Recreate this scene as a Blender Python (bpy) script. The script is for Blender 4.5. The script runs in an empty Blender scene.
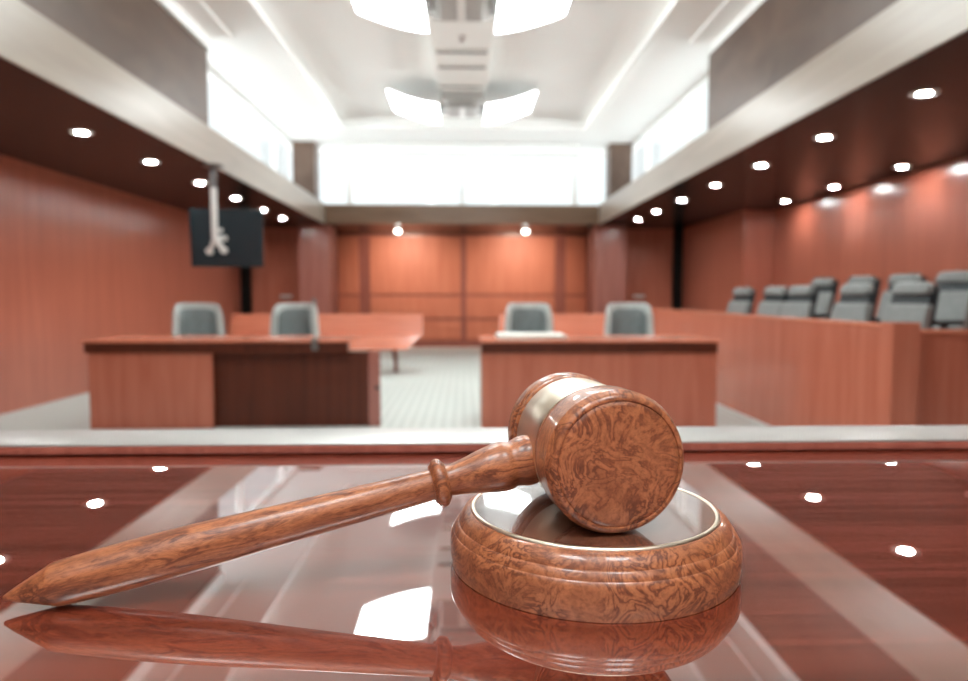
import bpy, bmesh, math, random
from mathutils import Vector, Matrix
random.seed(7)
sc = bpy.context.scene
C = sc.collection
R = math.radians

# ------------------------------------------------------------------ helpers
def bm_new(): return bmesh.new()

def add_box(bm, x0, x1, y0, y1, z0, z1, bev=0.0, seg=2, mat=None):
    r = bmesh.ops.create_cube(bm, size=1.0)
    vs = r['verts']
    for v in vs:
        v.co = Vector(((x0 + x1) / 2 + v.co.x * (x1 - x0), (y0 + y1) / 2 + v.co.y * (y1 - y0), (z0 + z1) / 2 + v.co.z * (z1 - z0)))
    if bev > 0:
        es = list({e for v in vs for e in v.link_edges})
        out = bmesh.ops.bevel(bm, geom=es, offset=bev, segments=seg, profile=0.5, affect='EDGES')
        vs = list({v for v in out['verts']} | {v for v in vs if v.is_valid})
    if mat is not None:
        for v in vs:
            if v.is_valid: v.co = mat @ v.co
    return vs

def add_lathe(bm, prof, seg=64, mat=None):
    """prof: (radius, height) list revolved about local Z; r = 0 ends close to a point."""
    rings = []
    for (r, z) in prof:
        if r <= 1e-7:
            v = bm.verts.new((0, 0, z)); rings.append([v])
        else:
            rings.append([bm.verts.new((r * math.cos(2 * math.pi * i / seg), r * math.sin(2 * math.pi * i / seg), z)) for i in range(seg)])
    vs = [v for g in rings for v in g]
    for a, b in zip(rings, rings[1:]):
        for i in range(seg):
            j = (i + 1) % seg
            if len(a) == 1 and len(b) == 1: continue
            if len(a) == 1: bm.faces.new((a[0], b[j], b[i]))
            elif len(b) == 1: bm.faces.new((a[i], a[j], b[0]))
            else: bm.faces.new((a[i], a[j], b[j], b[i]))
    for g, flip in ((rings[0], True), (rings[-1], False)):
        if len(g) > 1:
            bm.faces.new(list(reversed(g)) if flip else g)
    if mat is not None:
        for v in vs: v.co = mat @ v.co
    return vs

def add_tube(bm, p0, p1, r0, r1=None, seg=16):
    p0, p1 = Vector(p0), Vector(p1)
    d = p1 - p0
    m = Matrix.Translation(p0) @ d.to_track_quat('Z', 'Y').to_matrix().to_4x4()
    return add_lathe(bm, [(r0, 0), (r0 if r1 is None else r1, d.length)], seg, m)

def add_prism(bm, pts, axis, a, b):
    """closed outline pts (u, v) extruded along 'x', 'y' or 'z' from a to b"""
    def mk(u, v, t):
        return {'x': (t, u, v), 'y': (u, t, v), 'z': (u, v, t)}[axis]
    A = [bm.verts.new(mk(u, v, a)) for u, v in pts]
    B = [bm.verts.new(mk(u, v, b)) for u, v in pts]
    bm.faces.new(A); bm.faces.new(list(reversed(B)))
    n = len(pts)
    for i in range(n):
        j = (i + 1) % n
        bm.faces.new((A[i], B[i], B[j], A[j]))
    return A + B

def obj(name, bm, mat, parent=None, smooth=None):
    bmesh.ops.recalc_face_normals(bm, faces=bm.faces)
    me = bpy.data.meshes.new(name)
    bm.to_mesh(me); bm.free()
    me.materials.append(mat)
    if smooth is not None:
        for p in me.polygons: p.use_smooth = True
        try: me.set_sharp_from_angle(angle=R(smooth))
        except Exception: pass
    o = bpy.data.objects.new(name, me)
    C.objects.link(o)
    if parent is not None: o.parent = parent
    return o

def tag(o, label, cat, group=None):
    o['label'] = label; o['category'] = cat
    if group: o['group'] = group
    return o

def thing(name, label, cat, loc=(0, 0, 0), rotz=0.0, group=None):
    o = bpy.data.objects.new(name, None); C.objects.link(o)
    o.empty_display_size = 0.1
    o.location = loc; o.rotation_euler = (0, 0, rotz)
    return tag(o, label, cat, group)

def struct(name, bm, mat, parent=None, smooth=None):
    o = obj(name, bm, mat, parent, smooth)
    if parent is None: o['kind'] = 'structure'
    return o

def dup(root, loc, rotz, label, group=None):
    r = root.copy(); C.objects.link(r); r.location = loc; r.rotation_euler = (0, 0, rotz)
    r['label'] = label
    if group: r['group'] = group
    for ch in list(root.children):
        c = ch.copy(); C.objects.link(c); c.parent = r
        for g in list(ch.children):
            d = g.copy(); C.objects.link(d); d.parent = c
    return r

# ------------------------------------------------------------------ materials
def srgb(r, g, b):
    f = lambda c: (c / 12.92) if c <= 0.04045 else ((c + 0.055) / 1.055) ** 2.4
    return (f(r / 255), f(g / 255), f(b / 255), 1)

def base_mat(name):
    m = bpy.data.materials.new(name); m.use_nodes = True
    nt = m.node_tree
    return m, nt, nt.nodes['Principled BSDF']

def plain(name, col, rough=0.5, metal=0.0, spec=0.5, coat=0.0, coat_rough=0.05, var=0.04, scale=6.0, ior=None):
    m, nt, b = base_mat(name)
    n = nt.nodes.new('ShaderNodeTexNoise'); n.inputs['Scale'].default_value = scale; n.inputs['Detail'].default_value = 3
    t = nt.nodes.new('ShaderNodeTexCoord'); nt.links.new(t.outputs['Object'], n.inputs['Vector'])
    r = nt.nodes.new('ShaderNodeValToRGB')
    r.color_ramp.elements[0].position = 0.3; r.color_ramp.elements[1].position = 0.7
    r.color_ramp.elements[0].color = tuple(c * (1 - var) for c in col[:3]) + (1,)
    r.color_ramp.elements[1].color = tuple(min(1, c * (1 + var)) for c in col[:3]) + (1,)
    nt.links.new(n.outputs['Fac'], r.inputs['Fac']); nt.links.new(r.outputs['Color'], b.inputs['Base Color'])
    b.inputs['Roughness'].default_value = rough; b.inputs['Metallic'].default_value = metal
    b.inputs['Specular IOR Level'].default_value = spec
    b.inputs['Coat Weight'].default_value = coat; b.inputs['Coat Roughness'].default_value = coat_rough
    if ior: b.inputs['IOR'].default_value = ior
    return m

def wood(name, dark, light, stretch=(40, 40, 1.5), rough=0.3, spec=0.5, coat=0.0, coat_rough=0.05, coat_ior=1.5, lo=0.3, hi=0.7, seam=None, ior=1.5):
    """straight-grained veneer: noise squeezed across the grain. seam = (axis, pitch, strength, wave phase)"""
    m, nt, b = base_mat(name)
    L = nt.links.new
    t = nt.nodes.new('ShaderNodeTexCoord')
    mp = nt.nodes.new('ShaderNodeMapping'); mp.inputs['Scale'].default_value = stretch
    L(t.outputs['Object'], mp.inputs['Vector'])
    n = nt.nodes.new('ShaderNodeTexNoise'); n.inputs['Scale'].default_value = 1.0; n.inputs['Detail'].default_value = 6; n.inputs['Distortion'].default_value = 0.6
    L(mp.outputs['Vector'], n.inputs['Vector'])
    r = nt.nodes.new('ShaderNodeValToRGB')
    r.color_ramp.elements[0].position = lo; r.color_ramp.elements[1].position = hi
    r.color_ramp.elements[0].color = dark; r.color_ramp.elements[1].color = light
    L(n.outputs['Fac'], r.inputs['Fac'])
    L(r.outputs['Color'], b.inputs['Base Color'])
    b.inputs['Roughness'].default_value = rough; b.inputs['Specular IOR Level'].default_value = spec
    b.inputs['IOR'].default_value = ior
    b.inputs['Coat Weight'].default_value = coat; b.inputs['Coat Roughness'].default_value = coat_rough; b.inputs['Coat IOR'].default_value = coat_ior
    return m

def burl(name, direction=(0.5, 0.3, 1.0), freq=210.0, warp=46.0, scale=31.0, stretch=(1, 1, 1), rough=0.36, coat=0.5, contrast=1.0):
    """burl veneer: flowing bands bent by a warped noise, thin dark lines, soft dark clouds and a fine speckle"""
    m, nt, b = base_mat(name)
    L = nt.links.new
    t = nt.nodes.new('ShaderNodeTexCoord')
    mp = nt.nodes.new('ShaderNodeMapping'); mp.inputs['Scale'].default_value = stretch
    L(t.outputs['Object'], mp.inputs['Vector'])
    def noise(sc_, det, dis, rgh=0.5):
        n = nt.nodes.new('ShaderNodeTexNoise'); n.inputs['Scale'].default_value = sc_; n.inputs['Detail'].default_value = det
        n.inputs['Distortion'].default_value = dis; n.inputs['Roughness'].default_value = rgh
        L(mp.outputs['Vector'], n.inputs['Vector']); return n.outputs['Fac']
    def ramp(fac, *stops):
        r = nt.nodes.new('ShaderNodeValToRGB'); e = r.color_ramp.elements
        e[0].position, e[0].color = stops[0]; e[1].position, e[1].color = stops[-1]
        for p, c in stops[1:-1]: e.new(p).color = c
        L(fac, r.inputs['Fac']); return r.outputs['Color']
    def mult(c1, c2, f):
        x = nt.nodes.new('ShaderNodeMixRGB'); x.blend_type = 'MULTIPLY'; x.inputs['Fac'].default_value = f
        L(c1, x.inputs['Color1']); L(c2, x.inputs['Color2']); return x.outputs['Color']
    dp = nt.nodes.new('ShaderNodeVectorMath'); dp.operation = 'DOT_PRODUCT'; dp.inputs[1].default_value = tuple(freq * q for q in direction)
    L(mp.outputs['Vector'], dp.inputs[0])
    wn = nt.nodes.new('ShaderNodeMath'); wn.operation = 'MULTIPLY_ADD'; wn.inputs[1].default_value = warp
    L(noise(scale, 4.0, 1.2, 0.58), wn.inputs[0]); L(dp.outputs['Value'], wn.inputs[2])
    sn = nt.nodes.new('ShaderNodeMath'); sn.operation = 'SINE'; L(wn.outputs[0], sn.inputs[0])
    ma = nt.nodes.new('ShaderNodeMath'); ma.operation = 'MULTIPLY_ADD'; ma.inputs[1].default_value = 0.5; ma.inputs[2].default_value = 0.5
    L(sn.outputs[0], ma.inputs[0])
    lines = ramp(ma.outputs[0], (0.0, srgb(122, 68, 46)), (0.22, srgb(154, 89, 58)), (0.5, srgb(180, 108, 70)), (1.0, srgb(196, 124, 82)))
    soft = ramp(noise(scale * 1.7, 4, 1.0), (0.3, srgb(156, 90, 59)), (0.7, srgb(198, 124, 82)))
    cm = nt.nodes.new('ShaderNodeMixRGB')
    L(ramp(noise(scale * .7, 2, 0.5), (0.38, (0.25, 0.25, 0.25, 1)), (0.60, (1, 1, 1, 1))), cm.inputs['Fac'])
    L(soft, cm.inputs['Color1']); L(lines, cm.inputs['Color2']); c = cm.outputs['Color']
    c = mult(c, ramp(noise(scale * .8, 3, 1.5), (0.34, (0.70, 0.66, 0.66, 1)), (0.52, (1, 1, 1, 1))), 0.7 * contrast)
    c = mult(c, ramp(noise(scale * 5, 4, 2.0, 0.6), (0.36, (0.66, 0.61, 0.60, 1)), (0.52, (1, 1, 1, 1))), 0.7 * contrast)
    c = mult(c, ramp(noise(scale * 14, 2, 0), (0.34, (0.74, 0.72, 0.70, 1)), (0.5, (1, 1, 1, 1))), 0.6)
    L(c, b.inputs['Base Color'])
    b.inputs['Roughness'].default_value = rough
    b.inputs['Coat Weight'].default_value = coat; b.inputs['Coat Roughness'].default_value = 0.06
    return m

def emit(name, col, strength):
    m = bpy.data.materials.new(name); m.use_nodes = True
    nt = m.node_tree
    for n in list(nt.nodes): nt.nodes.remove(n)
    o = nt.nodes.new('ShaderNodeOutputMaterial'); e = nt.nodes.new('ShaderNodeEmission')
    e.inputs['Color'].default_value = col; e.inputs['Strength'].default_value = strength
    nt.links.new(e.outputs[0], o.inputs[0])
    return m

def pane_glass(name):
    m = bpy.data.materials.new(name); m.use_nodes = True
    nt = m.node_tree
    for n in list(nt.nodes): nt.nodes.remove(n)
    o = nt.nodes.new('ShaderNodeOutputMaterial')
    tr = nt.nodes.new('ShaderNodeBsdfTransparent'); tr.inputs['Color'].default_value = (0.97, 0.98, 0.98, 1)
    gl = nt.nodes.new('ShaderNodeBsdfGlossy'); gl.inputs['Roughness'].default_value = 0.02
    lw = nt.nodes.new('ShaderNodeLayerWeight'); lw.inputs['Blend'].default_value = 0.5
    pw = nt.nodes.new('ShaderNodeMath'); pw.operation = 'POWER'; pw.inputs[1].default_value = 5.0
    nt.links.new(lw.outputs['Facing'], pw.inputs[0])
    fr = nt.nodes.new('ShaderNodeMath'); fr.operation = 'MULTIPLY_ADD'; fr.inputs[1].default_value = 0.7; fr.inputs[2].default_value = 0.04
    nt.links.new(pw.outputs[0], fr.inputs[0])
    mx = nt.nodes.new('ShaderNodeMixShader')
    nt.links.new(fr.outputs[0], mx.inputs[0]); nt.links.new(tr.outputs[0], mx.inputs[1]); nt.links.new(gl.outputs[0], mx.inputs[2])
    nt.links.new(mx.outputs[0], o.inputs[0])
    return m

def carpet(name):
    m, nt, b = base_mat(name)
    L = nt.links.new
    t = nt.nodes.new('ShaderNodeTexCoord')
    w = nt.nodes.new('ShaderNodeTexWave'); w.wave_type = 'BANDS'; w.bands_direction = 'X'; w.inputs['Scale'].default_value = 3.2; w.inputs['Distortion'].default_value = 0.5
    L(t.outputs['Object'], w.inputs['Vector'])
    r = nt.nodes.new('ShaderNodeValToRGB')
    r.color_ramp.elements[0].color = srgb(190, 194, 188); r.color_ramp.elements[1].color = srgb(206, 209, 203)
    L(w.outputs['Fac'], r.inputs['Fac']); L(r.outputs['Color'], b.inputs['Base Color'])
    b.inputs['Roughness'].default_value = 0.75
    n = nt.nodes.new('ShaderNodeTexNoise'); n.inputs['Scale'].default_value = 180
    L(t.outputs['Object'], n.inputs['Vector'])
    bp = nt.nodes.new('ShaderNodeBump'); bp.inputs['Strength'].default_value = 0.15; bp.inputs['Distance'].default_value = 0.01
    L(n.outputs['Fac'], bp.inputs['Height']); L(bp.outputs[0], b.inputs['Normal'])
    return m

M = {}
M['cherry'] = wood('cherry_veneer', srgb(176, 98, 76), srgb(192, 114, 91), (14, 14, 0.9), rough=0.24, spec=0.5)
M['cherry_matt'] = wood('cherry_panel_matt', srgb(172, 98, 74), srgb(186, 112, 86), (14, 14, 0.9), rough=0.5, spec=0.3)
M['cherry_wall'] = wood('cherry_wall_veneer', srgb(168, 92, 72), srgb(182, 105, 84), (9, 9, 0.7), rough=0.29, spec=1.0)
M['cherry_top'] = wood('cherry_table_top', srgb(196, 112, 86), srgb(214, 130, 102), (1.5, 20, 20), rough=0.22, spec=0.6)
M['shaded_cherry'] = wood('shaded_cherry_panel', srgb(78, 33, 18), srgb(96, 44, 27), (16, 16, 0.9), rough=0.35, spec=0.35)  # darker copy of the cherry, shade under the table top put into its colour
M['dark_trim'] = wood('dark_wood_trim', srgb(128, 68, 56), srgb(146, 84, 70), (14, 14, 1.0), rough=0.35)
M['plum'] = wood('dark_cherry_column', srgb(150, 92, 82), srgb(166, 106, 94), (14, 14, 0.8), rough=0.22, spec=0.6)
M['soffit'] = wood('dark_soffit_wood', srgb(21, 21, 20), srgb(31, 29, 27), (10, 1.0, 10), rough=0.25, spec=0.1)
M['beam'] = wood('taupe_beam_veneer', srgb(160, 146, 132), srgb(174, 161, 147), (8, 0.8, 8), rough=0.31, spec=0.45)
M['beam_end'] = wood('brown_beam_veneer', srgb(112, 86, 66), srgb(130, 102, 80), (0.8, 8, 8), rough=0.3, spec=0.4)
M['taupe'] = wood('taupe_wall_panel', srgb(82, 62, 51), srgb(106, 85, 72), (3, 1.2, 3), rough=0.4, spec=0.35)
M['white'] = plain('white_ceiling_paint', srgb(250, 250, 248), rough=0.7, var=0.01, scale=1)
M['grey_paint'] = plain('pale_grey_paint', srgb(242, 241, 237), rough=0.6, var=0.01, scale=1)
M['carpet'] = carpet('pale_carpet')
M['desk'] = wood('mahogany_desk_top', srgb(94, 36, 23), srgb(130, 56, 39), (1.4, 60, 20), rough=0.45, spec=0.04, coat=1.0, coat_rough=0.006, coat_ior=3.7, lo=0.36, hi=0.64)
M['desk_edge'] = wood('mahogany_edge', srgb(150, 80, 66), srgb(170, 98, 82), (60, 60, 6.0), rough=0.3, spec=0.4)
M['edge_metal'] = plain('pale_satin_metal_strip', (0.56, 0.545, 0.52, 1), rough=0.36, metal=0.7, var=0.02)
M['burl'] = burl('burl_wood')
M['burl_handle'] = burl('burl_wood_handle', direction=(1.0, 0.4, 0.0), freq=300.0, warp=24.0, scale=78.0, stretch=(1, 1, 0.2), contrast=1.6, coat=0.22)
M['block_top'] = wood('polished_block_top', srgb(96, 56, 42), srgb(128, 80, 60), (12, 60, 12), rough=0.25, coat=1.0, coat_rough=0.02, coat_ior=2.1)
M['gold'] = plain('pale_gold_metal', (0.93, 0.81, 0.66, 1), rough=0.33, metal=1.0, var=0.03, scale=30)
M['seat_light'] = plain('light_grey_leather', srgb(186, 190, 186), rough=0.45, var=0.06, scale=14)
M['jury_grey'] = plain('jury_grey_leather', srgb(126, 128, 126), rough=0.45, var=0.08, scale=14)
M['seat_mid'] = plain('grey_leather', srgb(124, 132, 132), rough=0.42, var=0.08, scale=14)
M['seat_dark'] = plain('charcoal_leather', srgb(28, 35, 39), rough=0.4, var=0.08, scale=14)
M['black_plastic'] = plain('black_plastic', srgb(30, 32, 34), rough=0.4)
M['tv'] = plain('television_black_shell', srgb(34, 45, 50), rough=0.22, spec=0.5)
M['mount'] = plain('pale_grey_metal', srgb(222, 220, 216), rough=0.35, metal=0.2)
M['mount_dark'] = plain('grey_metal', srgb(108, 104, 102), rough=0.4, metal=0.3)
M['hub'] = plain('lamp_hub_grey', srgb(172, 169, 165), rough=0.5, var=0.02)
M['chrome'] = plain('brushed_steel', (0.7, 0.7, 0.7, 1), rough=0.25, metal=1.0)
M['paper'] = plain('white_paper', srgb(232, 230, 222), rough=0.8, var=0.01)
M['lamp_glow'] = emit('ceiling_lamp_glow', (0.90, 0.98, 0.985, 1), 20.0)
M['down_glow'] = emit('downlight_glow', (0.95, 0.98, 0.96, 1), 380.0)
M['spot_glow'] = emit('spotlight_glow', (1.0, 0.93, 0.84, 1), 14.0)
M['glass'] = pane_glass('window_glass')

# ------------------------------------------------------------------ the setting
LX, RX, RX2 = -4.69, 4.67, 5.18          # left wall, right wall (front part), right wall beside the jury
BI_L, BI_R = -2.75, 2.70                  # inner faces of the side beams
SZ = 2.63                                 # soffit height
CZ = 4.02                                 # main ceiling
BY = 13.85                                # rear beam
NEAR = -2.6

bm = bm_new(); add_box(bm, LX - .2, RX2 + .2, NEAR - .2, 16.4, -.1, 0); struct('floor', bm, M['carpet'])
bm = bm_new(); add_box(bm, LX - .12, LX, NEAR, 14.8, 0, SZ); struct('wall_left', bm, M['cherry_wall'])
bm = bm_new(); add_box(bm, RX2, RX2 + .12, NEAR, 11.48, 0, SZ)
struct('wall_right', bm, M['cherry_wall'])
bm = bm_new(); add_box(bm, RX, RX2 + .12, 11.48, 14.8, 0, SZ); struct('wall_right_return', bm, M['cherry_wall'])
bm = bm_new(); add_box(bm, LX - .12, RX2 + .12, NEAR - .12, NEAR, 0, 2.8); add_box(bm, LX - .12, -2.6, NEAR - .12, NEAR, 2.8, CZ + .3); add_box(bm, 2.6, RX2 + .12, NEAR - .12, NEAR, 2.8, CZ + .3); add_box(bm, -2.6, 2.6, NEAR - .12, NEAR, 3.95, CZ + .3); struct('wall_near', bm, M['cherry_wall'])
# far wall: side pieces beside the columns, recess in the middle
bm = bm_new()
add_box(bm, LX - .12, -3.05, 14.8, 14.92, 0, SZ)
add_box(bm, 3.0, RX2 + .12, 14.8, 14.92, 0, SZ)
add_box(bm, -3.17, -3.05, 14.92, 16.3, 0, SZ)
add_box(bm, 3.0, 3.12, 14.92, 16.3, 0, SZ)
struct('wall_far', bm, M['cherry'])
bm = bm_new(); add_box(bm, -3.05, 3.0, 16.25, 16.37, 0, SZ); struct('wall_far_recess', bm, M['dark_trim'])
# raised veneer panels on the recess wall
k = 0
cols = [(-2.92, -2.45), (-2.19, -.07), (.05, 2.14), (2.40, 2.87)]
rows = [(.17, .63), (.68, 1.19), (1.24, 2.58)]
for (x0, x1) in cols:
    for (z0, z1) in rows:
        k += 1
        bm = bm_new(); add_box(bm, x0, x1, 16.215, 16.25, z0, z1, .006, 1)
        o = struct('trim_%d' % k, bm, M['cherry_matt'])
bm = bm_new(); add_box(bm, -3.05, 3.0, 16.2, 16.25, 0, .13); struct('baseboard_far', bm, M['dark_trim'])
# dark corner posts
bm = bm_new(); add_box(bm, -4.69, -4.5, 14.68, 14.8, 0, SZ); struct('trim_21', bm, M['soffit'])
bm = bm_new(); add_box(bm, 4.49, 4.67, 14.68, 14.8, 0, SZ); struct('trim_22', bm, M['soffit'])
# columns
for i, (x0, x1) in enumerate(((-3.31, -2.68), (2.65, 3.30))):
    bm = bm_new(); add_box(bm, x0, x1, 14.0, 14.75, 0, SZ, .01, 1); struct('column_left' if i == 0 else 'column_right', bm, M['plum'])
# doors in the far side walls
for i, (x0, x1) in enumerate(((-4.46, -3.36), (3.36, 4.44))):
    d = bpy.data.objects.new('door_%d' % (i + 1), None); C.objects.link(d); d.location = ((x0 + x1) / 2, 14.79, 0); d['kind'] = 'structure'
    w = (x1 - x0) / 2
    bm = bm_new(); add_box(bm, -w, w, -.04, .0, .01, 2.3, .004, 1); obj('door_leaf', bm, M['cherry'], d)
    s = 1 if i == 0 else -1
    bm = bm_new()
    add_box(bm, s * w * .30 - .12, s * w * .30 + .12, -.13, -.10, 1.17, 1.22, .008, 2)
    add_box(bm, s * w * .30 - .10, s * w * .30 - .07, -.11, -.04, 1.18, 1.21)
    add_box(bm, s * w * .30 + .07, s * w * .30 + .10, -.11, -.04, 1.18, 1.21)
    obj('door_handle', bm, M['mount'], d)
# soffits
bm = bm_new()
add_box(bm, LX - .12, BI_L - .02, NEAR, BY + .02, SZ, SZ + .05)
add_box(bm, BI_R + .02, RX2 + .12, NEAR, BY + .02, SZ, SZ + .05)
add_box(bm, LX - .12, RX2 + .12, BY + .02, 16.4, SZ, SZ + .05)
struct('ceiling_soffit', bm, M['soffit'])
# beams
bm = bm_new(); add_box(bm, -3.3, BI_L, NEAR, BY, SZ + .051, 3.03); add_box(bm, BI_L - .018, BI_L, NEAR, BY, SZ - .001, SZ + .052); struct('beam_left', bm, M['beam'])
bm = bm_new(); add_box(bm, BI_R, 3.25, NEAR, BY, SZ + .051, 3.03); add_box(bm, BI_R, BI_R + .018, NEAR, BY, SZ - .001, SZ + .052); struct('beam_right', bm, M['beam'])
bm = bm_new(); add_box(bm, -3.3, 3.25, BY, 14.25, SZ + .051, 3.0); add_box(bm, BI_L, BI_R, BY, BY + .018, SZ - .001, SZ + .052); struct('beam_far', bm, M['beam_end'])
# dark upper panels over the beams, nearer half of the room
bm = bm_new(); add_box(bm, -3.25, -2.76, NEAR, 7.70, 3.03, 3.85, .004, 1); struct('wall_upper_left', bm, M['taupe'])
bm = bm_new(); add_box(bm, 2.71, 3.2, NEAR, 7.74, 3.03, 3.86, .004, 1); struct('wall_upper_right', bm, M['taupe'])
for i, s in enumerate((-1, 1)):
    bm = bm_new()
    x = 2.74
    a, b = sorted((s * (x + .0), s * (x + .5)))
    add_box(bm, a, b, NEAR, 7.76, 3.86, 4.0)
    a, b = sorted((s * 2.50, s * (x + .5)))
    add_box(bm, a, b, NEAR, 7.78, 3.985, CZ + .02, .006, 1)
    struct('trim_%d' % (23 + i), bm, M['white'])
# upper corner pillars
bm = bm_new(); add_box(bm, -3.13, -2.73, 12.9, 13.3, 3.03, CZ); struct('trim_25', bm, M['taupe'])
bm = bm_new(); add_box(bm, 2.71, 3.12, 12.9, 13.3, 3.03, CZ); struct('trim_26', bm, M['taupe'])
# clerestory windows: frame + panes
def window(n, axis, c, a0, a1, z0, z1, mull):
    w = bpy.data.objects.new('window_%d' % n, None); C.objects.link(w); w['kind'] = 'structure'
    bmf, bmg = bm_new(), bm_new()
    def bx(bm, u0, u1, d, zz0, zz1):
        if axis == 'x': add_box(bm, c - d, c + d, u0, u1, zz0, zz1)
        else: add_box(bm, u0, u1, c - d, c + d, zz0, zz1)
    bx(bmf, a0, a1, .05, z0, z0 + .05); bx(bmf, a0, a1, .05, z1 - .035, z1)
    for u, hw in [(a0 + .04, .04)] + mull + [(a1 - .04, .04)]: bx(bmf, u - hw, u + hw, .05, z0 + .05, z1 - .035)
    bx(bmg, a0 + .02, a1 - .02, .006, z0 + .03, z1 - .03)
    obj('window_frame', bmf, M['white'], w); obj('window_pane', bmg, M['glass'], w)
window(1, 'y', 14.15, -3.2, 3.15, 3.0, CZ, [(-2.3, .06), (-.03, .045), (2.25, .06)])
window(2, 'x', -3.22, 7.7, 14.1, 3.03, CZ, [(9.8, .035), (12.0, .035)])
window(3, 'x', 3.18, 7.74, 14.1, 3.03, CZ, [(9.8, .035), (12.0, .035)])
window(4, 'y', NEAR - .06, -2.6, 2.6, 2.8, 3.95, [(-.9, .06), (.9, .06)])  # unseen window behind the camera, added to light the gavel's front
# white ceiling with a shallow gabled tray
bm = bm_new()
TX, TY0, TY1, TE, TC = 2.07, NEAR + .3, 11.85, 4.13, 4.27
prof = [(-3.35, CZ), (-TX, CZ), (-TX, TE), (0, TC), (TX, TE), (TX, CZ), (3.35, CZ), (3.35, 4.4), (-3.35, 4.4)]
add_prism(bm, prof, 'y', NEAR, TY1)
add_box(bm, -3.35, 3.35, TY1, 14.3, CZ, 4.4)
struct('ceiling', bm, M['white'])
bm = bm_new(); add_box(bm, -2.2, 2.15, 12.95, 13.07, CZ - .035, CZ, .005, 1); struct('trim_27', bm, M['grey_paint'])
for i, s in enumerate((-1, 1)):
    bm = bm_new(); a, b = sorted((s * (TX - .05), s * (TX + .03))); add_box(bm, a, b, NEAR, TY1, CZ - .03, CZ + .03, .008, 2)
    struct('trim_%d' % (28 + i), bm, M['white'])
# centre spine of the ceiling
bm = bm_new(); add_box(bm, -.37, .33, NEAR, 10.0, 4.10, 4.32, .01, 2); struct('trim_30', bm, M['grey_paint'])

# ------------------------------------------------------------------ ceiling fixtures
def vent(y, label):
    t = thing('ceiling_vent', label, 'air vent', (-.02, y, 4.10), 0, 'slot vents along the ceiling strip')
    bm = bm_new(); add_box(bm, -.32, .32, -.055, .055, -.012, .0, .004, 1); obj('frame', bm, M['grey_paint'], t)
    bm = bm_new()
    for q in (-.025, .0, .025): add_box(bm, -.30, .30, q - .008, q + .008, -.016, -.010)
    obj('slot', bm, M['mount_dark'], t)
vent(8.41, 'dark slot vent in the ceiling strip, nearest of the three')
vent(8.95, 'dark slot vent in the ceiling strip, middle one of three')
vent(9.74, 'dark slot vent in the ceiling strip, right by the farther winged lamp')
t = thing('sprinkler_head', 'small round sprinkler head in ceiling strip just behind the near winged lamp', 'sprinkler', (-.02, 7.93, 4.10))
bm = bm_new(); add_lathe(bm, [(0, -.005), (.05, -.005), (.05, 0), (0, 0)], 20); obj('escutcheon', bm, M['mount'], t, 40)
bm = bm_new(); add_lathe(bm, [(0, -.05), (.03, -.05), (.03, -.045), (.01, -.04), (.01, -.005), (0, -.005)], 16); obj('nozzle', bm, M['mount_dark'], t, 40)

def winged_lamp():
    t = thing('ceiling_lamp', 'x', 'ceiling lamp', (-.02, 0, 3.87), 0, 'winged lamps hung along the ceiling strip')
    bm = bm_new(); add_box(bm, -.30, .30, -.42, .46, .10, .265, .02, 2); add_box(bm, -.22, .22, -.30, .30, .03, .11, .02, 2); obj('hub', bm, M['hub'], t)
    bm = bm_new(); add_box(bm, -.035, .035, -.29, .29, .02, .035, .004, 1); obj('hub_strip', bm, M['mount'], t)
    for s in (-1, 1):
        N = 8
        def outline(u, top):
            x = .345 + .70 * u
            z = .0 + .08 * u + .11 * u * u
            return x, z
        bmw, bms = bm_new(), bm_new()
        A = [outline(i / N, 0) for i in range(N + 1)]
        low = [(s * x, z) for x, z in A]; up = [(s * x, z + .018) for x, z in A]
        add_prism(bmw, low + list(reversed(up)), 'y', -.5, .5)
        lo2 = [(s * x, z + .019) for x, z in A]; up2 = [(s * x, z + .05) for x, z in A]
        add_prism(bms, lo2 + list(reversed(up2)), 'y', -.515, .515)
        add_box(bms, min(s * 1.046, s * 1.066), max(s * 1.046, s * 1.066), -.515, .515, .188, .242)
        sh = obj('wing_shell', bms, M['mount'], t)
        obj('wing_diffuser', bmw, M['lamp_glow'], t)
        bma = bm_new(); add_box(bma, min(s * .28, s * .40), max(s * .28, s * .40), -.2, .2, .05, .09, .01, 1); obj('arm', bma, M['mount_dark'], t)
    return t
L0 = winged_lamp()
L0.location.y = 10.4; L0['label'] = 'white lamp with two curved glowing wings, the far one over the tables'
dup(L0, (-.02, 6.68, 3.86), 0, 'white lamp with two curved glowing wings, nearer one cut by the top edge')
dup(L0, (-.02, 3.2, 3.87), 0, 'white lamp with two curved glowing wings, above the front of the room out of frame')
dup(L0, (-.02, -.5, 3.87), 0, 'white lamp with two curved glowing wings, overhead of the judge desk out of frame')

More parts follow.
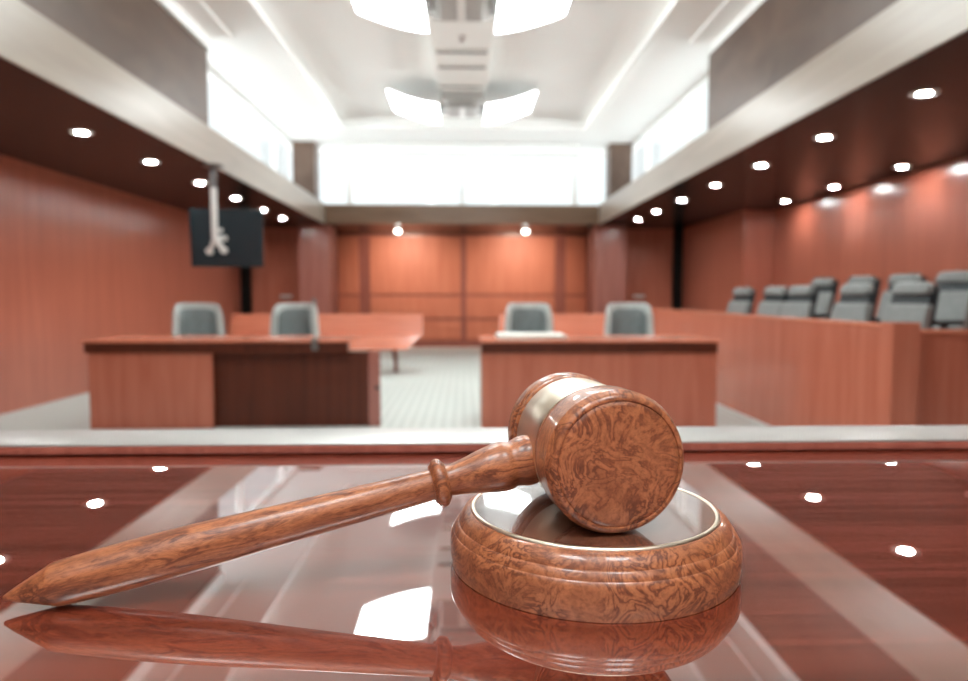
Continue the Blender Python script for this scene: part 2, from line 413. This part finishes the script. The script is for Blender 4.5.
def downlight():
    t = thing('downlight', 'x', 'downlight', (0, 0, SZ))
    bm = bm_new(); add_lathe(bm, [(.068, 0), (.094, 0), (.094, -.006), (.080, -.012), (.068, -.006)], 28); obj('trim_ring', bm, M['mount'], t, 40)
    bm = bm_new(); add_lathe(bm, [(0, -.001), (.071, -.001), (.071, -.005), (0, -.008)], 28); obj('lens', bm, M['down_glow'], t, 40)
    return t
YS = [4.88, 6.23, 7.56, 8.93, 10.31, 11.68, 12.9]
ordn = ['first', 'second', 'third', 'fourth', 'fifth', 'sixth', 'seventh']
D0 = downlight(); first = True
rows_ = [(-3.335, YS, 'left soffit', 'downlights in the left soffit'), (3.25, YS, 'right row along the beam', 'downlights along the right beam'), (4.85, [4.92, 6.27, 7.61, 9.02, 10.39], 'outer right row along the jury wall', 'downlights over the jury wall')]
for x, ys, where, grp in rows_:
    for i, y in enumerate(ys):
        lab = 'round downlight, %s from the camera in the %s' % (ordn[i], where)
        if first:
            D0.location = (x, y, SZ); D0['label'] = lab; D0['group'] = grp; first = False
        else: dup(D0, (x, y, SZ), 0, lab, grp)

for x, side in ((-1.37, 'left'), (1.29, 'right')):
    t = thing('spotlight', 'small tilted spotlight on far soffit lighting the %s half of the far panels' % side, 'spotlight', (x, 14.55, SZ), 0, 'spotlights washing the far panels')
    bm = bm_new(); add_lathe(bm, [(0, -.02), (.05, -.02), (.05, 0), (0, 0)], 20); obj('base', bm, M['mount'], t, 40)
    bm = bm_new()
    add_tube(bm, (0, 0, -.02), (0, 0, -.05), .012)
    m = Matrix.Translation((0, 0, -.045)) @ Matrix.Rotation(R(-38), 4, 'X')
    add_lathe(bm, [(0, .07), (.055, .07), (.075, -.06), (.068, -.06), (.05, .0), (0, .0)], 24, m); obj('head', bm, M['mount'], t, 40)
    bm = bm_new(); add_lathe(bm, [(0, -.045), (.06, -.045), (.06, -.05), (0, -.055)], 24, m); obj('lens', bm, M['spot_glow'], t, 40)

# ------------------------------------------------------------------ judge's bench (foreground)
DZ = .975
b = thing('judge_bench', 'glossy mahogany judge bench top with raised far edge, in the foreground', 'desk', (0, .3, 0))
b0 = -.3
bm = bm_new(); add_box(bm, -2.4, 2.4, -1.0, .980 + b0, DZ - .035, DZ); obj('desktop', bm, M['desk'], b)
bm = bm_new(); add_box(bm, -2.4, 2.4, .980 + b0, 1.085 + b0, DZ - .035, DZ + .004); add_box(bm, -2.4, 2.4, .972 + b0, 1.085 + b0, DZ + .003, DZ + .0135, .001, 2); obj('raised_edge', bm, M['desk_edge'], b, 35)
bm = bm_new(); add_box(bm, -2.4, 2.4, .9725 + b0, 1.0845 + b0, DZ + .0135, DZ + .0165, .0012, 2); e = obj('metal_strip', bm, M['edge_metal'], b, 35); e['label'] = 'pale satin metal strip'
bm = bm_new(); add_box(bm, -2.38, 2.38, .985 + b0, 1.045 + b0, 0, DZ - .035); obj('front_panel', bm, M['cherry'], b)
for s in (-1, 1):
    bm = bm_new(); a, c = sorted((s * 2.32, s * 2.38)); add_box(bm, a, c, -.98, .985 + b0, 0, DZ - .035); obj('side_panel', bm, M['cherry'], b)

# sounding block
BX, BYY, BR = .1094, .5777, .1213
blk = thing('sounding_block', 'round burl wood sounding block with gold ring, under the gavel head', 'sounding block', (BX, BYY, DZ))
H = .0456
def arc(cr, cz, rx, rz, a0, a1, n=6):
    return [(cr + rx * math.cos(R(a0 + (a1 - a0) * i / n)), cz + rz * math.sin(R(a0 + (a1 - a0) * i / n))) for i in range(n + 1)]
prof = [(0, 0), (BR - .0022, 0), (BR - .0014, .0006), (BR - .0012, .0040), (BR - .0004, .0065), (BR, .0100), (BR, .0215)]
prof += [(BR - .0006, .0250), (BR - .0018, .0272), (BR - .0024, .0281), (BR - .0030, .0285), (BR - .0032, .0292)]
prof += [(BR - .0042, .0315), (BR - .0056, .0336), (BR - .0064, .0344), (BR - .0072, .0348), (BR - .0075, .0356)]
prof += [(BR - .0086, .0382), (BR - .0104, .0408), (BR - .0128, .0430), (BR - .0152, .0443)]
prof += [(.1036, .0450), (.1026, H - .0002), (0, H - .0002)]
bm = bm_new(); add_lathe(bm, prof, 160); obj('block_body', bm, M['burl'], blk, 35)
bm = bm_new(); add_lathe(bm, [(.1002, H - .0015), (.1002, H + .0005), (.1010, H + .0012), (.1028, H + .0012), (.1039, H + .0002), (.1041, H - .0015), (.1002, H - .0015)], 160); obj('gold_ring', bm, M['gold'], blk, 50)
bm = bm_new(); add_lathe(bm, [(0, H - .0002), (.1007, H - .0002), (.1007, H + .0002), (0, H + .0002)], 120); obj('strike_plate', bm, M['block_top'], blk, 40)

# gavel
th = .1635
GR, GL = .0547, .132
ZT = DZ + H + .0003
ax = Vector((math.sin(th), -math.cos(th), 0))
rear = Vector((.1138, .5075, ZT + GR)) - ax * GL
cen = rear + ax * (GL / 2)
gav = thing('gavel', 'burl wood gavel with gold band lying with its head on the round block', 'gavel', (cen.x, cen.y, ZT))
loc = Matrix.Translation(-Vector(gav.location))
mh = loc @ Matrix.Translation(rear) @ ax.to_track_quat('Z', 'X').to_matrix().to_4x4()
def put(o, m):
    o.matrix_local = m
    return o
prof = [(0, .0), (.046, .0)] + [(.0475, .0003), (.0515, .0022), (.0535, .0050), (.0540, .0056), (.0544, .0075), (.0544, .0185)]
prof += [(.0538, .0205), (.0530, .0220), (.0524, .0224), (.0524, .0234), (.0532, .0240), (.0533, .0262), (.0526, .0285), (.0516, .0295)]
prof += [(.0508, .031), (.0508, .095), (.0518, .0956), (.0530, .0962), (.0534, .0975), (.0533, .0985), (.0524, .0990), (.0524, .1000), (.0532, .1006), (.0541, .1020), (.0546, .1050)]
prof += [(.0547, .1295), (.0547, .1310), (.0540, .1322), (.0536, .1330), (.0526, .1365), (.0508, .1390), (.0488, .1398), (.0478, .1396), (.0472, .1386), (.0464, .1394), (.043, .1404), (.03, .1410), (0, .1414)]
bm = bm_new(); add_lathe(bm, prof, 128); put(obj('gavel_head', bm, M['burl'], gav, 35), mh)
bm = bm_new(); add_lathe(bm, [(.0506, .0315), (.0518, .0315), (.0522, .0322), (.0522, .0900), (.0518, .0908), (.0506, .0908), (.0506, .0315)], 128); put(obj('gold_band', bm, M['gold'], gav, 35), mh)
# handle along u, sloping down to the desk
ph = math.atan(.2065); thh = .186
u = Vector((-math.cos(thh) * math.cos(ph), -math.sin(thh) * math.cos(ph), -math.sin(ph)))
cz = Vector((cen.x, cen.y, 1.0752))
mhand = loc @ Matrix.Translation(cz) @ u.to_track_quat('Z', 'X').to_matrix().to_4x4()
k = 1 / math.cos(ph)
hp = [(0, .040), (.0150, .040), (.0165, .0425), (.0186, .0450), (.0203, .0490), (.0207, .0525), (.0203, .0570), (.0192, .0610), (.0184, .0640), (.0184, .0655), (.0196, .0680), (.0203, .0715), (.0200, .077), (.0190, .084), (.0172, .092), (.0152, .100), (.0136, .108), (.0126, .114), (.0123, .119), (.0124, .124),
      (.0124, .132), (.0125, .137), (.0129, .148), (.0133, .165), (.0139, .185), (.0145, .21), (.0153, .24), (.0160, .265), (.0168, .288), (.0174, .310), (.0177, .335), (.0176, .355), (.0173, .375), (.0167, .392), (.0162, .4040), (.0156, .4075), (.0149, .4092), (.0143, .4100), (.0098, .4215), (.0052, .4330), (.0016, .4405), (0, .4412)]
bm = bm_new(); add_lathe(bm, [(r, t * k) for r, t in hp], 56); put(obj('handle', bm, M['burl_handle'], gav, 40), mhand)
bm = bm_new(); add_lathe(bm, [(.0120, .1188 * k), (.0150, .1188 * k), (.0158, .1200 * k), (.0176, .1208 * k), (.0192, .1225 * k), (.0196, .1248 * k), (.0192, .1272 * k), (.0176, .1290 * k), (.0160, .1297 * k), (.0150, .1312 * k), (.0120, .1312 * k)], 56); put(obj('handle_collar', bm, M['burl_handle'], gav, 40), mhand)

# ------------------------------------------------------------------ counsel tables
def table(name, label, x0, x1, yf, yb, dark_from=None):
    cx = (x0 + x1) / 2
    t = thing(name, label, 'table', (cx, yf, 0), 0, 'counsel tables facing the bench')
    a, c = x0 - cx, x1 - cx
    d = yb - yf
    bm = bm_new(); add_box(bm, a, c, 0, d, .786, .805, .002, 2); obj('tabletop', bm, M['cherry_top'], t)
    bm = bm_new(); add_box(bm, a + .012, c - .012, .045, .13, .69, .786); obj('apron', bm, M['shaded_cherry'], t)  # strip under the top, slab shadow painted in as dark wood
    return t, a, c, d
t, a, c, d = table('counsel_table', 'left cherry counsel table with dark recessed front, two chairs behind', -3.40, -1.035, 6.19, 7.0)
bm = bm_new(); add_box(bm, a + .03, a + 1.13, .07, .10, 0, .685, .003, 1); obj('front_panel', bm, M['cherry'], t)
bm = bm_new(); add_box(bm, a + .03, a + .065, .10, d - .1, 0, .786); obj('side_panel', bm, M['cherry'], t)
bm = bm_new(); add_box(bm, a + 1.06, c + .155, .15, .18, 0, .69); obj('recess_panel', bm, M['shaded_cherry'], t)  # recess shade painted in by the darker wood
bm = bm_new(); add_box(bm, c + .155, c + .262, .14, .20, 0, .70, .002, 1); e = obj('end_panel', bm, M['plum'], t)
bm = bm_new(); add_lathe(bm, [(0, 0), (.02, 0), (.02, .012), (0, .014)], 16, Matrix.Translation((c + .235, .14, .36)) @ Matrix.Rotation(R(90), 4, 'X')); obj('lock', bm, M['black_plastic'], e, 40)
t, a, c, d = table('counsel_table', 'right cherry counsel table with plain front panel and papers on top', .145, 2.30, 6.10, 6.92)
bm = bm_new(); add_box(bm, a + .015, c - .004, .07, .10, 0, .685, .003, 1); obj('front_panel', bm, M['cherry'], t)
for s in (-1, 1):
    p, q = sorted((s * (c - .012), s * (c - .047)))
    bm = bm_new(); add_box(bm, p, q, .10, d - .1, 0, .786); obj('side_panel', bm, M['cherry'], t)

# papers and microphone
bm = bm_new()
for q in range(4):
    add_box(bm, -.315 + .01 * (q % 2), .315 - .012 * (q % 3), -.27, .27, q * .009, q * .009 + .0085, .002, 1, Matrix.Rotation(R((-1) ** q * 1.2), 4, 'Z'))
o = obj('paper_stack', bm, M['paper']); o.location = (.625, 6.52, .805); tag(o, 'white stack of papers lying on the right counsel table', 'papers')
t = thing('microphone', 'slim grey microphone on stem at front edge of left table', 'microphone', (-1.335, 6.228, .8052))
bm = bm_new(); add_box(bm, -.03, .03, -.045, .06, 0, .02, .004, 1); add_box(bm, -.03, .03, -.047, -.033, -.09, .01, .004, 1); obj('base', bm, M['mount_dark'], t)
bm = bm_new(); add_tube(bm, (0, 0, .02), (.0, .01, .34), .008); obj('stem', bm, M['seat_light'], t, 40)
bm = bm_new(); add_tube(bm, (0, .01, .335), (0, -.05, .365), .016); obj('capsule', bm, M['mount_dark'], t, 40)

# ------------------------------------------------------------------ pews
def pew(label, x0, x1):
    cx = (x0 + x1) / 2; w = (x1 - x0) / 2
    t = thing('pew', label, 'bench', (cx, 10.5, 0), 0, 'pews behind the counsel tables')
    bm = bm_new(); add_prism(bm, [(.40, .54), (.44, .54), (.60, .915), (.56, .915)], 'x', -w, w); obj('backrest', bm, M['cherry_top'], t)
    bm = bm_new()
    vs = add_prism(bm, [(-w + .2, .385), (w - .2, .385), (w - .02, .58), (-w + .02, .58)], 'y', 0, .04)
    for v in vs: v.co.y += max(0, (v.co.z - .385)) * .9
    obj('seat_apron', bm, M['cherry_top'], t)
    bm = bm_new(); add_box(bm, -w + .01, w - .01, 0.18, .5, .545, .58, .003, 1); obj('seat', bm, M['cherry_top'], t)
    for s in (-1, 0, 1):
        x = s * (w - .42)
        bm = bm_new(); add_prism(bm, [(.20, .50), (.46, .50), (.46, 0), (.40, 0), (.38, .18), (.16, .31), (.07, .36)], 'x', x - .03, x + .03); obj('bracket', bm, M['dark_trim'], t)
    return t
pew('long cherry wood pew behind the left counsel table, end showing at the aisle', -3.68, -.66)
pew('cherry wood pew behind the right counsel table, beside the jury box', .56, 2.70)

# ------------------------------------------------------------------ counsel chairs (barrel backs)
def star_base(t, seat_z, mat):
    bm = bm_new(); add_tube(bm, (0, 0, .10), (0, 0, seat_z), .03); obj('pedestal', bm, M['chrome'], t, 40)
    bm = bm_new()
    for i in range(5):
        a = 2 * math.pi * i / 5 + .3
        add_tube(bm, (0, 0, .12), (.28 * math.cos(a), .28 * math.sin(a), .075), .026, .018, 10)
    obj('star_base', bm, mat, t, 40)
    for i in range(5):
        a = 2 * math.pi * i / 5 + .3
        p = Vector((.28 * math.cos(a), .28 * math.sin(a), .035))
        q = Vector((-math.sin(a), math.cos(a), 0)) * .022
        bm = bm_new(); add_tube(bm, p - q, p + q, .035, None, 14); obj('caster', bm, M['black_plastic'], t, 40)

def shell(bm, r_out, thick, z0, z1, arc_deg, drop, taper, n=28, nz=10):
    grid = []
    for side in (0, 1):
        g = []
        for i in range(n + 1):
            f = -1 + 2 * i / n
            a = R(arc_deg) * f
            zt = z1 - drop * abs(f) ** 5
            row = []
            for j in range(nz + 1):
                h = j / nz
                z = z0 + (zt - z0) * h
                r = (r_out - (thick if side else 0)) * (1 - taper * h)
                if j == nz: r -= (thick * .25) * (1 if side == 0 else -1)
                row.append(bm.verts.new((r * math.sin(a), r * math.cos(a) * .80, z)))
            g.append(row)
        grid.append(g)
    for side in (0, 1):
        g = grid[side]
        for i in range(n):
            for j in range(nz):
                f = (g[i][j], g[i + 1][j], g[i + 1][j + 1], g[i][j + 1])
                bm.faces.new(f if side == 0 else tuple(reversed(f)))
    A, B = grid
    for i in range(n):
        bm.faces.new((A[i][nz], A[i + 1][nz], B[i + 1][nz], B[i][nz]))
        bm.faces.new((A[i][0], B[i][0], B[i + 1][0], A[i + 1][0]))
    for j in range(nz):
        bm.faces.new((A[0][j], A[0][j + 1], B[0][j + 1], B[0][j]))
        bm.faces.new((A[n][j], B[n][j], B[n][j + 1], A[n][j + 1]))

def counsel_chair():
    t = thing('swivel_chair', 'x', 'chair', (0, 0, 0), 0, 'barrel back chairs at the counsel tables')
    bm = bm_new(); shell(bm, .315, .075, .42, 1.12, 95, .10, .14); obj('backrest', bm, M['seat_light'], t, 50)  # paler than the pad, light on the rim put into the leather colour
    bm = bm_new(); shell(bm, .238, .03, .50, 1.05, 78, .06, .12); obj('back_pad', bm, M['seat_mid'], t, 50)
    bm = bm_new(); add_box(bm, -.24, .24, -.32, .2, .40, .50, .03, 3); obj('seat', bm, M['seat_mid'], t, 50)
    star_base(t, .40, M['black_plastic'])
    return t
ch = counsel_chair()
spots = [((-3.08, 8.1), 36, 'grey barrel back chair turned sideways, at left end of left table'),
         ((-1.98, 8.1), -10, 'grey barrel back chair at left table, the one nearer the aisle'),
         ((.765, 8.1), 3, 'grey barrel back chair behind the stack of papers'),
         ((1.95, 8.1), -4, 'grey barrel back chair at right table, nearest the jury box')]
for i, ((x, y), a, lab) in enumerate(spots):
    if i == 0: ch.location = (x, y, 0); ch.rotation_euler.z = R(a); ch['label'] = lab
    else: dup(ch, (x, y, 0), R(a), lab)

# ------------------------------------------------------------------ hanging television
t = thing('hanging_television', 'black television hung on pale pole mount from the left soffit edge', 'television', (-2.735, 7.72, SZ))
bm = bm_new(); add_box(bm, -.10, .10, -.07, .07, -.02, 0, .004, 1); add_tube(bm, (0, 0, -.02), (0, 0, -.25), .036, None, 20); obj('ceiling_bracket', bm, M['mount_dark'], t, 40)  # upper pole in darker grey, its shade put into the colour
bm = bm_new(); add_tube(bm, (0, 0, -.24), (0, 0, -.80), .034, None, 24); obj('pole', bm, M['mount'], t, 40)
bm = bm_new()
add_tube(bm, (0, -.01, -.80), (.085, .02, -.92), .034, .03, 16)
add_tube(bm, (-.01, 0, -.82), (-.07, .05, -.93), .026, .022, 16)
add_tube(bm, (0, 0, -.74), (.085, .0, -.70), .028, .02, 16)
add_tube(bm, (0, 0, -.80), (.04, .20, -.78), .035, None, 16)
obj('swivel_arm', bm, M['mount'], t, 40)
for p in ((-.075, .045, -.935), (.09, .018, -.925)):
    bm = bm_new(); add_lathe(bm, [(0, -.03), (.034, -.03), (.038, -.022), (.038, .022), (.034, .03), (0, .03)], 20, Matrix.Translation(p) @ Matrix.Rotation(R(90), 4, 'X')); obj('knob', bm, M['mount'], t, 40)
mt = Matrix.Translation((.055, .24, -.775)) @ Matrix.Rotation(R(7), 4, 'Z') @ Matrix.Rotation(R(3), 4, 'X')
bm = bm_new(); add_box(bm, -.395, .395, -.03, .03, -.325, .325, .012, 2, mt); obj('television_case', bm, M['tv'], t)
bm = bm_new(); add_box(bm, -.365, .365, -.036, -.028, -.295, .295, .003, 1, mt); obj('back_cover', bm, M['tv'], t)

# ------------------------------------------------------------------ jury box
JX, JY = 2.83, 4.47
t = thing('jury_box', 'low cherry wood jury box wall with corner post at the right', 'jury box', (JX, JY, 0))
bm = bm_new(); add_box(bm, .003, .10, .14, 6.98, 0, .985); obj('side_panel', bm, M['cherry'], t)
bm = bm_new(); add_box(bm, -.006, .14, .14, 7.0, .985, 1.012, .006, 2); obj('rail_cap', bm, M['cherry_top'], t)
bm = bm_new(); add_box(bm, 0.0, .19, 0, .14, 0, 1.025, .004, 1); obj('corner_post', bm, M['cherry'], t)
bm = bm_new(); add_box(bm, .19, 2.34, .09, .15, 0, .945); obj('front_panel', bm, M['cherry'], t)
bm = bm_new(); add_box(bm, .19, 2.34, .06, .18, .945, .975, .004, 1); obj('front_cap', bm, M['cherry_top'], t)
bm = bm_new(); add_box(bm, 2.95, RX2 - .01, 4.66, 11.4, 0, .18); struct('floor_riser', bm, M['carpet'])
bm = bm_new(); add_box(bm, 3.92, RX2 - .01, 4.66, 11.4, .18, .29); struct('floor_riser_upper', bm, M['carpet'])

def jury_chair():
    t = thing('jury_chair', 'x', 'chair', (0, 0, 0), 0, 'grey high back chairs in the jury box')
    def lean(z): return .22 + max(0, z - .45) * .26
    def slab(bm, w0, w1, z0, z1, f, bk, bev):
        vs = add_box(bm, -.5, .5, 0, 1, 0, 1, bev, 3)
        for v in vs:
            if not v.is_valid: continue
            h = v.co.z; z = z0 + (z1 - z0) * h
            w = w0 + (w1 - w0) * h
            v.co = Vector((v.co.x * w, lean(z) - f + (f + bk) * v.co.y, z))
    bm = bm_new(); slab(bm, .47, .43, .46, .955, .045, .03, .07); obj('backrest', bm, M['jury_grey'], t, 60)
    bm = bm_new(); slab(bm, .40, .38, .93, 1.055, .012, .03, .05); obj('neck_shade', bm, M['seat_dark'], t, 60)  # dark strip painting the shade under the headrest
    bm = bm_new(); slab(bm, .40, .34, 1.03, 1.135, .055, .03, .22); obj('headrest', bm, M['jury_grey'], t, 60)
    bm = bm_new(); slab(bm, .49, .40, .44, 1.10, -.03, .06, .06); obj('back_shell', bm, M['seat_dark'], t, 60)
    bm = bm_new(); add_box(bm, -.25, .25, -.28, .25, .40, .50, .03, 3); obj('seat', bm, M['jury_grey'], t, 50)
    for s in (-1, 1):
        bm = bm_new(); add_box(bm, s * .255 - .025, s * .255 + .025, -.2, .2, .66, .70, .012, 2); add_box(bm, s * .255 - .015, s * .255 + .015, -.02, .04, .42, .66); add_box(bm, min(s * .22, s * .268), max(s * .22, s * .268), -.02, .04, .41, .44)
        obj('armrest', bm, M['seat_dark'], t)
    star_base(t, .40, M['black_plastic'])
    return t
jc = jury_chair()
FA = R(-80)
FZ, UZ = .18, .29
jl = []
for (px, lab) in ((741, 'front row jury chair at the far end'), (774, 'front row jury chair second from far end'), (800, 'front row jury chair third from far end'), (856, 'front row jury chair fourth from far end'), (913, 'front row jury chair by the corner post')):
    x = 3.62; y = x * 690 / (px - 464)
    jl.append((x - .31, y - .06, FZ, lab, FA))
for (px, lab) in ((824, 'back row jury chair at the far end'), (864, 'back row jury chair second from far end'), (908, 'back row jury chair mostly hidden behind the nearest front one'), (960, 'back row jury chair cut by the right picture edge')):
    x = 4.42; y = x * 690 / (px - 464)
    jl.append((x - .33, y - .06, UZ, lab, FA))
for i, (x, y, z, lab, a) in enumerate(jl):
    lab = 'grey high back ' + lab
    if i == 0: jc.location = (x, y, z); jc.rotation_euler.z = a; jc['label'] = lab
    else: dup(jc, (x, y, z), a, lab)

# ------------------------------------------------------------------ light
w = bpy.data.worlds.new('world'); sc.world = w; w.use_nodes = True
bg = w.node_tree.nodes['Background']; bg.inputs['Color'].default_value = (0.90, 0.965, 0.985, 1)
# bright overcast sky above the horizon, much brighter lower half added to light the ceiling
_nt = w.node_tree
_tc = _nt.nodes.new('ShaderNodeTexCoord'); _sx = _nt.nodes.new('ShaderNodeSeparateXYZ'); _mr = _nt.nodes.new('ShaderNodeMapRange')
_mr.inputs['From Min'].default_value = -0.03; _mr.inputs['From Max'].default_value = 0.03; _mr.inputs['To Min'].default_value = 11.0; _mr.inputs['To Max'].default_value = 1.35
_nt.links.new(_tc.outputs['Generated'], _sx.inputs[0]); _nt.links.new(_sx.outputs['Z'], _mr.inputs['Value']); _nt.links.new(_mr.outputs['Result'], bg.inputs['Strength'])

def portal(name, loc, rot, sx, sy):
    l = bpy.data.lights.new(name, 'AREA'); l.shape = 'RECTANGLE'; l.size = sx; l.size_y = sy
    l.cycles.is_portal = True
    o = bpy.data.objects.new(name, l); C.objects.link(o); o.location = loc; o.rotation_euler = rot
portal('window_daylight', (0, 14.08, 3.51), (R(-90), 0, 0), 6.3, 1.0)
portal('window_daylight', (-3.15, 10.9, 3.53), (0, R(-90), 0), 1.0, 6.3)
portal('window_daylight', (3.11, 10.9, 3.53), (0, R(90), 0), 1.0, 6.3)
portal('window_daylight', (0, NEAR + .05, 3.37), (R(90), 0, 0), 5.2, 1.1)  # portal of the added window behind the camera
for x in (-1.37, 1.29):
    l = bpy.data.lights.new('spotlight_beam', 'SPOT'); l.energy = 190; l.color = (1, .86, .70); l.spot_size = R(120); l.spot_blend = 1.0; l.shadow_soft_size = .12
    o = bpy.data.objects.new('spotlight_beam', l); C.objects.link(o); o.location = (x, 14.64, SZ - .13)
    o.rotation_euler = (R(62), 0, 0)

# ------------------------------------------------------------------ camera
F = 690.0
yaw = math.atan(20 / F); pit = math.atan(44.5 / F)
cam = bpy.data.cameras.new('camera'); co = bpy.data.objects.new('camera', cam); C.objects.link(co)
cam.sensor_width = 36; cam.sensor_fit = 'HORIZONTAL'; cam.lens = F / 968 * 36
cam.clip_start = .02; cam.clip_end = 100
co.location = (0, 0, 1.2); co.rotation_euler = (R(90) - pit, 0, -yaw)
cam.dof.use_dof = True; cam.dof.focus_distance = .545; cam.dof.aperture_fstop = 4.6
sc.camera = co

sc.view_settings.view_transform = 'Standard'; sc.view_settings.look = 'None'; sc.view_settings.gamma = 1; sc.view_settings.use_curve_mapping = False
sc.view_settings.exposure = 0.12
sc.cycles.max_bounces = 10; sc.cycles.diffuse_bounces = 5; sc.cycles.glossy_bounces = 5
sc.cycles.use_denoising = True
sc.cycles.sample_clamp_indirect = 8
